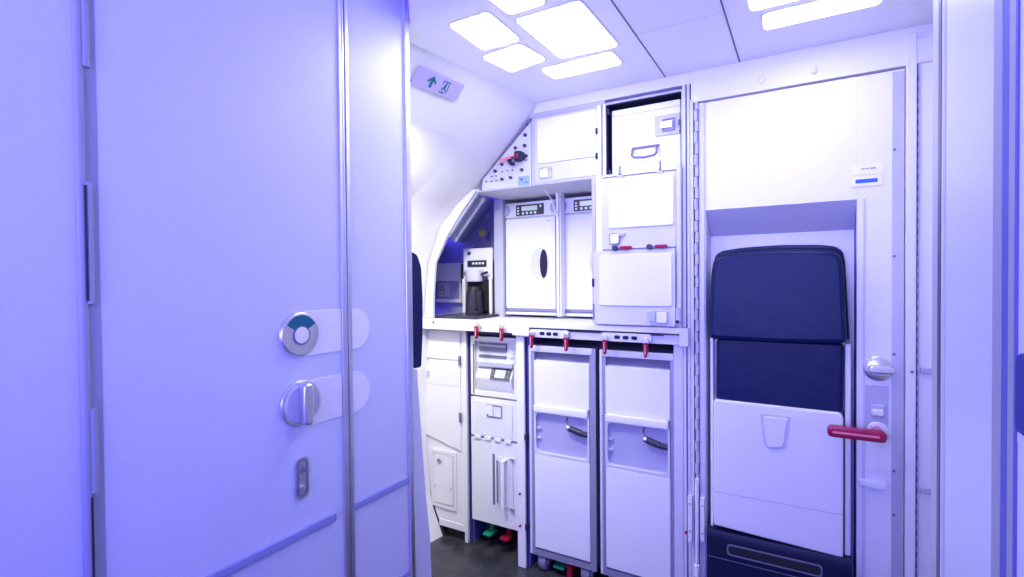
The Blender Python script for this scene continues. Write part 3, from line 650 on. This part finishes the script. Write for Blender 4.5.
# ================================================================== TROLLEYS
def make_trolley(x0, label):
    x1 = x0 + .289; t = thing('service_trolley', ((x0 + x1) / 2, 2.1, FZ), label, 'trolley', 'full size service trolleys')
    f = obj('frame', MB().ring(x0, x1, .118, .984, .024, 'y', 1.852, 1.90, .004, .006), 'cart', t)
    obj('body', MB().box(x0 + .002, x1 - .002, 1.895, 2.38, .120, .982, .002), 'frame', t)
    obj('left_edge', MB().box(x0, x0 + .012, 1.848, 1.88, .120, .982, .003), 'pale', t)
    obj('top_handle', MB().box(x0 + .012, x1 - .012, 1.846, 1.858, .958, .984, .004), 'pale', t)
    obj('handle_recess', MB().box(x0 + .014, x1 - .014, 1.868, 1.90, .925, .958, 0), 'slate', t)
    d = obj('door', MB().rrect(x0 + .020, x1 - .022, .140, .925, 'y', 1.868, 1.90, .005), 'frame', t)
    obj('upper_panel', MB().rrect(x0 + .023, x1 - .025, .742, .922, 'y', 1.850, 1.870, .005, .003), 'laminate', d)
    obj('grip_rail', MB().box(x0 + .024, x1 - .030, 1.838, 1.868, .712, .742, .006), 'laminate', d)
    obj('recess_pan', MB().rrect(x0 + .030, x1 - .034, .554, .712, 'y', 1.866, 1.869, .02), 'recess', d)
    obj('recess_rim', MB().ring(x0 + .022, x1 - .026, .538, .716, .008, 'y', 1.850, 1.870, .022, .004), 'pale', d)
    for z in (.60, .64): obj('recess_peg', MB().box(x0 + .030, x0 + .048, 1.856, 1.868, z, z + .006, .001), 'pale', d)
    obj('lower_panel', MB().rrect(x0 + .023, x1 - .025, .150, .536, 'y', 1.850, 1.870, .005, .003), 'laminate', d)
    hl = obj('latch_handle', MB().cyl((x0 + .178, 1.850, .662), (x0 + .232, 1.850, .648), .012, seg=20, bev=.003).cyl((x0 + .228, 1.850, .650), (x0 + .252, 1.853, .644), .009, seg=16, bev=.002), 'dark', d)
    obj('latch_tip', MB().cyl((x0 + .168, 1.850, .665), (x0 + .181, 1.850, .6615), .0125, seg=20, bev=.003), 'chrome', d)
    obj('latch_bracket', MB().box(x0 + .225, x0 + .250, 1.855, 1.868, .632, .656, .002), 'slate', d)
    obj('latch_cord', MB().tube([(x0 + .172, 1.852, .672), (x0 + .166, 1.853, .690), (x0 + .172, 1.855, .712)], .0022, 6), 'red', d)
    for k, (a, m_) in enumerate(((.050, 'w'), (.240, 'w'))):
        cx = x0 + a
        c = obj('castor', MB().cyl((cx - .018, 1.885, .084), (cx + .018, 1.885, .084), .034, seg=28, bev=.006), 'slate', t)
        obj('hub', MB().cyl((cx - .021, 1.885, .084), (cx + .021, 1.885, .084), .016, seg=20), 'satin', c)
        obj('fork', MB().box(cx + .021, cx + .025, 1.87, 1.90, .078, .120, .001).box(cx - .025, cx - .021, 1.87, 1.90, .078, .120, .001), 'satin', c)
        obj('castor', MB().cyl((cx - .016, 2.30, .084), (cx + .016, 2.30, .084), .034, seg=28, bev=.006), 'darkblue', t)
    obj('brake_pedal', MB().box(x0 + .098, x0 + .146, 1.86, 1.93, .078, .088, .003).box(x0 + .115, x0 + .130, 1.92, 1.94, .085, .12, .002), 'green', t, label='green brake pedal')
    obj('brake_pedal', MB().box(x0 + .158, x0 + .180, 1.862, 1.93, .060, .105, .003).box(x0 + .163, x0 + .176, 1.92, 1.94, .085, .12, .002), 'red', t, label='red brake pedal')
    return t
tr = make_trolley(-.992, 'left of the two full height white trolleys under the worktop')
dup(tr, (.306, 0, 0), 'right of the two full height white trolleys, next to the hinged door')
# the gap behind and between the trolleys
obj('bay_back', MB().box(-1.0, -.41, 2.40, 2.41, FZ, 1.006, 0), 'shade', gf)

# ================================================================== UNIT WITH SCREEN (waste compactor)
wc = thing('waste_unit', (-1.2, 2.1, FZ), 'white unit with a small grey screen left of the trolleys', 'appliance')
obj('body', MB().box(-1.318, -1.076, 1.935, 2.35, .165, 1.000, .002), 'laminate', wc)
obj('front_frame', MB().ring(-1.320, -1.073, .735, 1.000, .020, 'y', 1.905, 1.94, .003), 'laminate', wc)
obj('upper_front', MB().box(-1.300, -1.093, 1.925, 1.94, .755, .985, .001), 'cove', wc)
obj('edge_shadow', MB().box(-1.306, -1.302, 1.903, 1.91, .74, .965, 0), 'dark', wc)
obj('handle_slot', MB().rrect(-1.283, -1.140, .934, .972, 'y', 1.918, 1.928, .004), 'slate', wc)
obj('slot_lip', MB().rrect(-1.283, -1.140, .955, .964, 'y', 1.912, 1.922, .002), 'frame', wc)
obj('vent_slot', MB().rrect(-1.285, -1.142, .904, .917, 'y', 1.921, 1.926, .002), 'slate', wc)
obj('round_button', MB().cyl((-1.118, 1.919, .928), (-1.118, 1.926, .928), .019, seg=28, bev=.002), 'laminate', wc)
obj('button_ring', MB().cyl((-1.118, 1.9225, .928), (-1.118, 1.926, .928), .021, seg=28), 'frame', wc)
hood = MB().prism([(1.925, .885), (1.925, .770), (1.912, .770), (1.900, .80), (1.896, .818), (1.922, .862), (1.910, .885)], 'x', -1.288, -1.104)
obj('sloping_console', hood, 'laminate', wc)
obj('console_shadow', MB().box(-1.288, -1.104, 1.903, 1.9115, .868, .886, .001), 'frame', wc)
# screen on the slope
sx = MB().rrect(-1.213, -1.112, -.026, .026, 'z', 0, .004, .004, 0)
slope = math.atan2(.862 - .818, 1.922 - 1.896)
sm = Matrix.Translation((0, 1.9075, .8375)) @ Matrix.Rotation(slope, 4, 'X')
scr = obj('screen_bezel', sx.xf(sm), 'bezel', wc)
obj('screen', MB().rrect(-1.190, -1.138, -.018, .018, 'z', .004, .0055, .002).xf(sm), 'lcd', scr)
for s in (-1.201, -1.122):
    obj('screen_key', MB().cyl((s, -.010, .003), (s, -.010, .0065), .005, seg=12).cyl((s, .010, .003), (s, .010, .0065), .005, seg=12).xf(sm), 'ink', scr)
fd = obj('front_door', MB().rrect(-1.318, -1.076, .555, .726, 'y', 1.900, 1.936, .003, .001), 'laminate', wc)
obj('door_inset', MB().rrect(-1.292, -1.100, .562, .712, 'y', 1.897, 1.902, .004), 'cove', fd)
obj('latch', MB().ring(-1.228, -1.152, .648, .702, .003, 'y', 1.893, 1.898, .003), 'slate', fd)
obj('latch_tab', MB().rrect(-1.226, -1.196, .652, .699, 'y', 1.889, 1.898, .003, .001), 'laminate', fd)
obj('latch_screw', MB().cyl((-1.222, 1.888, .656), (-1.222, 1.893, .656), .005, seg=12), 'ink', fd)
obj('hinge_line', MB().box(-1.316, -1.078, 1.900, 1.912, .546, .555, 0), 'slate', wc)
for k in range(4):
    obj('hinge_knuckle', MB().rrect(-1.296 + k * .052, -1.262 + k * .052, .543, .557, 'y', 1.892, 1.902, .004, .001), 'laminate', wc)
ld = obj('flap_door', MB().rrect(-1.318, -1.076, .168, .545, 'y', 1.900, 1.936, .004, .001), 'laminate', wc)
obj('slot_groove', MB().rrect(-1.204, -1.193, .258, .484, 'y', 1.898, 1.901, .003), 'slate', ld)
obj('pull_recess', MB().rrect(-1.186, -1.100, .254, .476, 'y', 1.896, 1.901, .005), 'cove', ld)
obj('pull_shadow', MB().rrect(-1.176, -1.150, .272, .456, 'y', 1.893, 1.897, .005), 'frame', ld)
obj('pull_groove', MB().rrect(-1.180, -1.174, .272, .460, 'y', 1.8915, 1.896, .002), 'slate', ld)
obj('pull_handle', MB().box(-1.146, -1.128, 1.868, 1.876, .262, .470, .003).box(-1.146, -1.128, 1.87, 1.90, .262, .270, .002).box(-1.146, -1.128, 1.87, 1.90, .462, .470, .002), 'laminate', ld)
for z in (.475, .258): obj('pull_screw', MB().rrect(-1.112, -1.094, z - .006, z + .006, 'y', 1.890, 1.900, .003, .001), 'satin', ld)
obj('foot', MB().box(-1.30, -1.27, 1.98, 2.02, FZ, .168, .002), 'dark', wc)
obj('foot', MB().box(-1.12, -1.09, 2.10, 2.14, FZ, .168, .002), 'dark', wc)
for x, c, n in ((-1.238, 'green', 'green'), (-1.150, 'red', 'red')):
    obj('foot_pedal', MB().box(x - .022, x + .022, 1.895, 1.955, .108, .118, .003).box(x - .008, x + .008, 1.94, 1.955, .115, .168, .002), c, wc, label=n + ' foot pedal')
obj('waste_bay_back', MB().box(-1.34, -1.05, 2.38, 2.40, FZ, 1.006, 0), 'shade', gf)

# ================================================================== LEFT LOWER CABINET
lc = thing('curved_side_cabinet', (-1.46, 2.1, FZ), 'white lower cabinet with curved left edge beside the exit door', 'cabinet')
lp = [(-1.347, .098), (-1.347, 1.028), (-1.552, 1.028), (-1.572, .800), (-1.578, .450), (-1.562, .230), (-1.520, .120), (-1.505, .098)]
obj('body', MB().prism(lp, 'y', 1.900, 2.35), 'laminate', lc)
obj('side_panel', MB().box(-1.352, -1.335, 1.890, 1.905, .055, 1.028, .001), 'laminate', lc)
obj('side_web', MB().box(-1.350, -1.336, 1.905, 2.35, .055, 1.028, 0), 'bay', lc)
ud = obj('door', MB().prism([(-1.372, .470), (-1.372, .880), (-1.567, .868), (-1.574, .800), (-1.574, .520)], 'y', 1.893, 1.901), 'laminate', lc)
obj('band', MB().prism([(-1.372, .765), (-1.372, .838), (-1.567, .838), (-1.572, .765)], 'y', 1.8915, 1.894), 'cove', ud)
obj('upper_flap', MB().prism([(-1.372, .888), (-1.372, 1.016), (-1.552, 1.016), (-1.562, .888)], 'y', 1.893, 1.901), 'laminate', lc)
for z in (.885, .625): obj('hinge', MB().rrect(-1.376, -1.366, z - .022, z + .022, 'y', 1.885, 1.893, .003), 'slate', lc)
obj('catch', MB().rrect(-1.560, -1.550, .795, .825, 'y', 1.885, 1.893, .003), 'frame', lc)
sh = obj('service_hatch', MB().ring(-1.548, -1.400, .185, .455, .016, 'y', 1.893, 1.901, .006), 'cove', lc)
obj('hatch_panel', MB().rrect(-1.530, -1.420, .205, .435, 'y', 1.892, 1.901, .004, .001), 'laminate', sh)
obj('hatch_knob', MB().cyl((-1.498, 1.885, .408), (-1.498, 1.893, .408), .007, seg=14).tube([(-1.498, 1.885, .408), (-1.478, 1.883, .408)], .003, 8), 'slate', sh)
obj('hatch_screw', MB().cyl((-1.522, 1.889, .285), (-1.522, 1.893, .285), .004, seg=10).cyl((-1.428, 1.889, .285), (-1.428, 1.893, .285), .004, seg=10), 'frame', sh)
obj('plinth', MB().prism([(-1.352, .05), (-1.352, .098), (-1.500, .098), (-1.482, .05)], 'y', 1.915, 2.3), 'black', lc)
obj('kick_strip', MB().box(-1.505, -1.352, 1.896, 1.91, .098, .128, .001), 'cove', lc)
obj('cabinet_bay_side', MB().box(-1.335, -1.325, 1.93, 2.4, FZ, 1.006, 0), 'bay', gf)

# ================================================================== DOOR WITH ATTENDANT SEAT (door_2)
d2 = thing('door_2', (0, 1.87, FZ), 'tall white door carrying the folded attendant seat', 'door'); d2['kind'] = 'structure'
DB = GY + .035
obj('stile', MB().box(-.322, -.300, GY, DB, FZ + .01, 1.850, .001), 'laminate', d2)
obj('stile', MB().box(.131, .245, GY, DB, FZ + .01, 1.850, .001), 'laminate', d2)
obj('top_panel', MB().box(-.300, .131, GY, DB, 1.484, 1.850, 0), 'laminate', d2)
obj('recess_top', MB().prism([(GY, 1.484), (GY + .10, 1.401), (GY + .12, 1.401), (GY + .12, 1.50), (GY + .03, 1.50)], 'x', -.300, .131), 'pale', d2)
obj('recess_back', MB().box(-.300, .131, GY + .10, GY + .12, FZ + .01, 1.402, 0), 'laminate', d2)
obj('recess_side', MB().box(-.310, -.299, GY + .02, GY + .12, FZ + .01, 1.49, 0), 'pale', d2)
obj('recess_side', MB().box(.1305, .142, GY + .02, GY + .12, FZ + .01, 1.49, 0), 'groove', d2)  # shade of the narrow gap put into this side's colour
obj('edge_rib', MB().box(.146, .152, GY - .003, GY + .002, FZ + .01, 1.484, .001), 'pale', d2)
# lock hardware
obj('latch_plate', MB().rrect(.150, .208, .792, .927, 'y', GY - .003, GY + .001, .002), 'frame', d2)
obj('escutcheon', MB().rrect(.150, .214, .935, 1.025, 'y', GY - .0015, GY + .001, .003), 'laminate', d2)
kd = obj('round_knob', MB().ell((.183, GY - .003, .978), .037, .009, .037, 36), 'satin', d2)
obj('knob_grip', MB().rrect(.158, .222, .966, .990, 'y', GY - .030, GY - .006, .012, .006), 'satin', kd)
obj('slide_latch', MB().rrect(.164, .198, .838, .872, 'y', GY - .012, GY, .003, .002), 'satin', d2)
obj('slide_thumb', MB().rrect(.168, .195, .842, .858, 'y', GY - .020, GY - .011, .003, .002), 'laminate', d2)
rh = obj('crimson_handle', MB().rrect(.052, .198, .778, .812, 'y', GY - .085, GY - .062, .017, .008).cyl((.180, GY - .065, .795), (.180, GY, .795), .014, seg=20), 'handle_red', d2, label='crimson pull lever')
obj('handle_groove', MB().rrect(.066, .180, .792, .798, 'y', GY - .0868, GY - .084, .003), 'salmon', rh)
obj('handle_rose', MB().cyl((.183, GY - .012, .795), (.183, GY, .795), .026, seg=28, bev=.004), 'laminate', d2)
obj('finger_pull', MB().prism([(.135, .642), (.203, .640), (.203, .624), (.190, .620), (.135, .626)], 'y', GY - .014, GY, .003), 'laminate', d2)
obj('placard', MB().rrect(.118, .196, 1.556, 1.584, 'y', GY - .002, GY, .002), 'plate', d2)
obj('placard_text', MB().box(.142, .150, GY - .003, GY - .0019, 1.571, 1.574, 0).box(.153, .160, GY - .003, GY - .0019, 1.571, 1.574, 0).box(.163, .177, GY - .003, GY - .0019, 1.571, 1.5745, 0), 'ink', d2)
obj('sign_holder', MB().rrect(.118, .192, 1.521, 1.551, 'y', GY - .003, GY, .002), 'plate', d2)
obj('sign_strip', MB().box(.127, .181, GY - .0045, GY - .0028, 1.531, 1.542, 0), 'blue', d2, label='blue strip in the sign holder')
for z in (1.0235, 1.31, .68, .55, 1.62, .33):
    obj('stile_screw', MB().cyl((.2215, GY - .0045, z), (.2215, GY, z), .0042, seg=12), 'slate', d2)
obj('edge_strip', MB().box(.216, .244, GY - .002, GY + .001, FZ + .02, 1.845, .0005), 'metalstrip', d2)
# piano hinge
ph = obj('piano_hinge', MB().box(-.349, -.338, 1.842, 1.88, FZ, 1.867, .001).box(-.318, -.303, 1.842, 1.852, FZ + .01, 1.850, .001), 'pale', d2)
pk = MB(); z = .50; k = 0
while z < 1.85:
    pk.cyl((-.328 + (.0014 if k % 2 else -.0014), 1.842, z), (-.328 + (.0014 if k % 2 else -.0014), 1.842, min(z + .0360, 1.855)), .0064, seg=14); z += .038; k += 1
z = FZ + .02
obj('hinge_knuckles', pk, 'frame', d2)
fb = obj('flush_bolt', MB().box(-.358, -.343, 1.826, 1.842, .335, .497, .002).box(-.318, -.303, 1.830, 1.846, .345, .497, .002).cyl((-.328, 1.832, .20), (-.328, 1.832, .56), .0065, seg=16), 'laminate', d2)
obj('bolt_tip', MB().cyl((-.328, 1.830, .222), (-.328, 1.830, .262), .010, seg=16, bev=.002), 'laminate', fb)
obj('bolt_screw', MB().cyl((-.3505, 1.823, .47), (-.3505, 1.827, .47), .004, seg=10).cyl((-.3505, 1.823, .375), (-.3505, 1.827, .375), .004, seg=10)
    .cyl((-.3105, 1.827, .47), (-.3105, 1.831, .47), .004, seg=10).cyl((-.3105, 1.827, .375), (-.3105, 1.831, .375), .004, seg=10), 'frame', fb)

# door surround
struct(obj('trim_2', MB().box(-.345, .62, 1.842, 1.90, 1.856, 1.926, .001), 'cove'), 'pale header above the door', 'trim')
for x, z in ((-.125, 1.892), (.020, 1.890)):
    b = obj('header_stud', MB().ell((x, 1.842, z), .010, .009, .015, 18), 'cove'); tag(b, ('left' if x < -.05 else 'right') + ' small rounded stud on the header above the white door', 'stud', 'header studs')
w2 = struct(obj('trim_3', MB().box(.247, .271, 1.838, 1.90, FZ, 1.940, .002), 'cove'), 'pale post right of the white door', 'trim')
obj('post_gap', MB().box(.271, .2745, 1.850, 1.86, FZ, 1.86, 0), 'slate', w2)
obj('beading', MB().box(.2745, .279, 1.844, 1.86, FZ, 1.86, .001), 'frame', w2)
bt = MB()
for k in range(56): bt.box(.2738, .2755, 1.8425, 1.846, .10 + k * .031, .116 + k * .031, 0)
obj('bead_teeth', bt, 'slate', w2)
w3 = struct(obj('wall_aft', MB().box(.279, .62, 1.850, 1.90, FZ, 1.93, .001), 'laminate'), 'white aft wall panel right of the door post', 'wall')
for z in (.982, .637):
    obj('wall_catch', MB().box(.282, .308, 1.840, 1.851, z - .008, z + .008, .002), 'frame', w3)
obj('wall_screw', MB().cyl((.262, 1.834, .977), (.262, 1.839, .977), .004, seg=10), 'ink', w2)
# starboard side beyond the partition
struct(obj('wall_starboard', MB().box(.62, .65, .4, 2.5, FZ, 1.98, .001), 'lining'), 'plain lining at the far right beyond the partition', 'wall')

# ================================================================== ATTENDANT SEAT folded in the door
st = thing('attendant_seat', (-.09, 1.88, FZ + .01), 'folded attendant seat with navy cushions and white seat pan', 'seat')
def cushion(outl, y0, y1, bev, mat_, name, parent):
    o = obj(name, MB().prism(rpoly(outl, .022, 8), 'y', y0, y1, bev), mat_, parent); return o
hrp = [(-.284, 1.048), (-.2835, 1.10), (-.276, 1.270), (-.268, 1.312), (-.248, 1.326), (-.180, 1.335), (-.072, 1.339), (.030, 1.335), (.072, 1.328), (.090, 1.312), (.096, 1.28), (.103, 1.10), (.106, 1.052), (-.07, 1.046)]
hb = [(x * 1.0 + (.006 if x > 0 else -.002), z + (.017 if z > 1.2 else .004)) for x, z in hrp]
h = cushion(hrp, 1.795, 1.86, .016, 'navy', 'headrest', st)
cushion(hb, 1.845, 1.905, .010, 'navy', 'headrest_back', h)
obj('headrest_seam', MB().tube([(x, 1.8465, z) for x, z in [(-.279, 1.06), (-.274, 1.27), (-.262, 1.326), (-.18, 1.342), (-.072, 1.347), (.03, 1.342), (.082, 1.333), (.098, 1.30), (.110, 1.06)]], .003, 8), 'darkblue', h)
cushion([(-.266, .835), (.096, .835), (.099, 1.052), (-.264, 1.052)], 1.824, 1.90, .012, 'navy', 'backrest_cushion', st)
obj('backrest_frame', MB().box(-.282, .112, 1.865, 1.945, .405, 1.050, .003), 'laminate', st)
obj('side_rail', MB().box(-.284, -.274, 1.835, 1.90, .405, 1.048, .003), 'laminate', st)
obj('side_rail', MB().box(.1005, .1155, 1.835, 1.90, .405, 1.048, .003), 'laminate', st)
sp = obj('seat_pan', MB().prism(rpoly([(-.271, .420), (-.10, .412), (.0955, .404), (.0955, .830), (.088, .842), (-.265, .845), (-.271, .836)], .008), 'y', 1.812, 1.868, .006), 'laminate', st)
obj('pan_crease', MB().box(-.270, .095, 1.8112, 1.813, .5345, .5365, 0), 'frame', sp)
cup = [(-.130, .818), (-.042, .818), (-.055, .722), (-.066, .708), (-.110, .706), (-.120, .720)]
obj('pan_grip', MB().prism(rpoly(cup, .010), 'y', 1.8095, 1.813, .002), 'pale', sp)
obj('pan_grip_face', MB().prism(rpoly([(-.120, .808), (-.052, .808), (-.064, .724), (-.072, .714), (-.106, .712), (-.112, .724)], .008), 'y', 1.806, 1.811, .002), 'laminate', sp)
gap = obj('pan_gap', MB().box(.096, .1005, 1.84, 1.86, .405, .842, 0), 'darkblue', st)
bs = obj('base_box', MB().prism([(1.800, FZ + .01), (1.800, .375), (1.812, .405), (1.93, .405), (1.93, FZ + .01)], 'x', -.292, .1175, .006), 'darkblue', st)
obj('base_slot', MB().rrect(-.222, .036, .343, .368, 'y', 1.7975, 1.802, .010), 'black', bs)
obj('slot_lip', MB().ring(-.228, .042, .337, .374, .004, 'y', 1.7965, 1.801, .012), 'slate', bs)
obj('base_line', MB().box(-.290, .116, 1.7988, 1.801, .318, .320, 0), 'slate', bs)

# ================================================================== SEAT on the aft side of the left lavatory (seen edge on)
s2 = thing('folded_jumpseat', (-1.16, 1.12, FZ), 'folded jumpseat seen edge-on behind the lavatory wall, navy headrest on top', 'seat')
obj('headrest', MB().prism(rpoly([(1.088, 1.006), (1.130, 1.004), (1.138, 1.10), (1.140, 1.20), (1.135, 1.29), (1.118, 1.325), (1.088, 1.334)], .010), 'x', -1.34, -.955, .008), 'navy', s2)
obj('shell', MB().prism([(1.0665, FZ), (1.170, FZ), (1.166, .35), (1.160, .50), (1.145, .62), (1.128, .80), (1.118, .92), (1.112, 1.0), (1.0665, 1.004)], 'x', -1.35, -.955, .002), 'lav', s2)
obj('backplate', MB().box(-1.35, -.96, 1.0665, 1.089, 1.0, 1.33, .002), 'lav', s2)

# cushion on the right partition, at the right edge of the view
s3 = thing('wall_cushion', (XR - .01, .55, 1.07), 'dark blue pad on the partition at the far right edge of view', 'cushion')
obj('pad', MB().prism(rpoly([(.40, 1.094), (.700, 1.093), (.700, 1.165), (.690, 1.174), (.40, 1.178)], .010), 'x', XR - .008, XR + .002, .003), 'pad', s3)
obj('ledge', MB().box(XR - .006, XR + .002, .40, .700, 1.080, 1.093, .002), 'lav', s3)
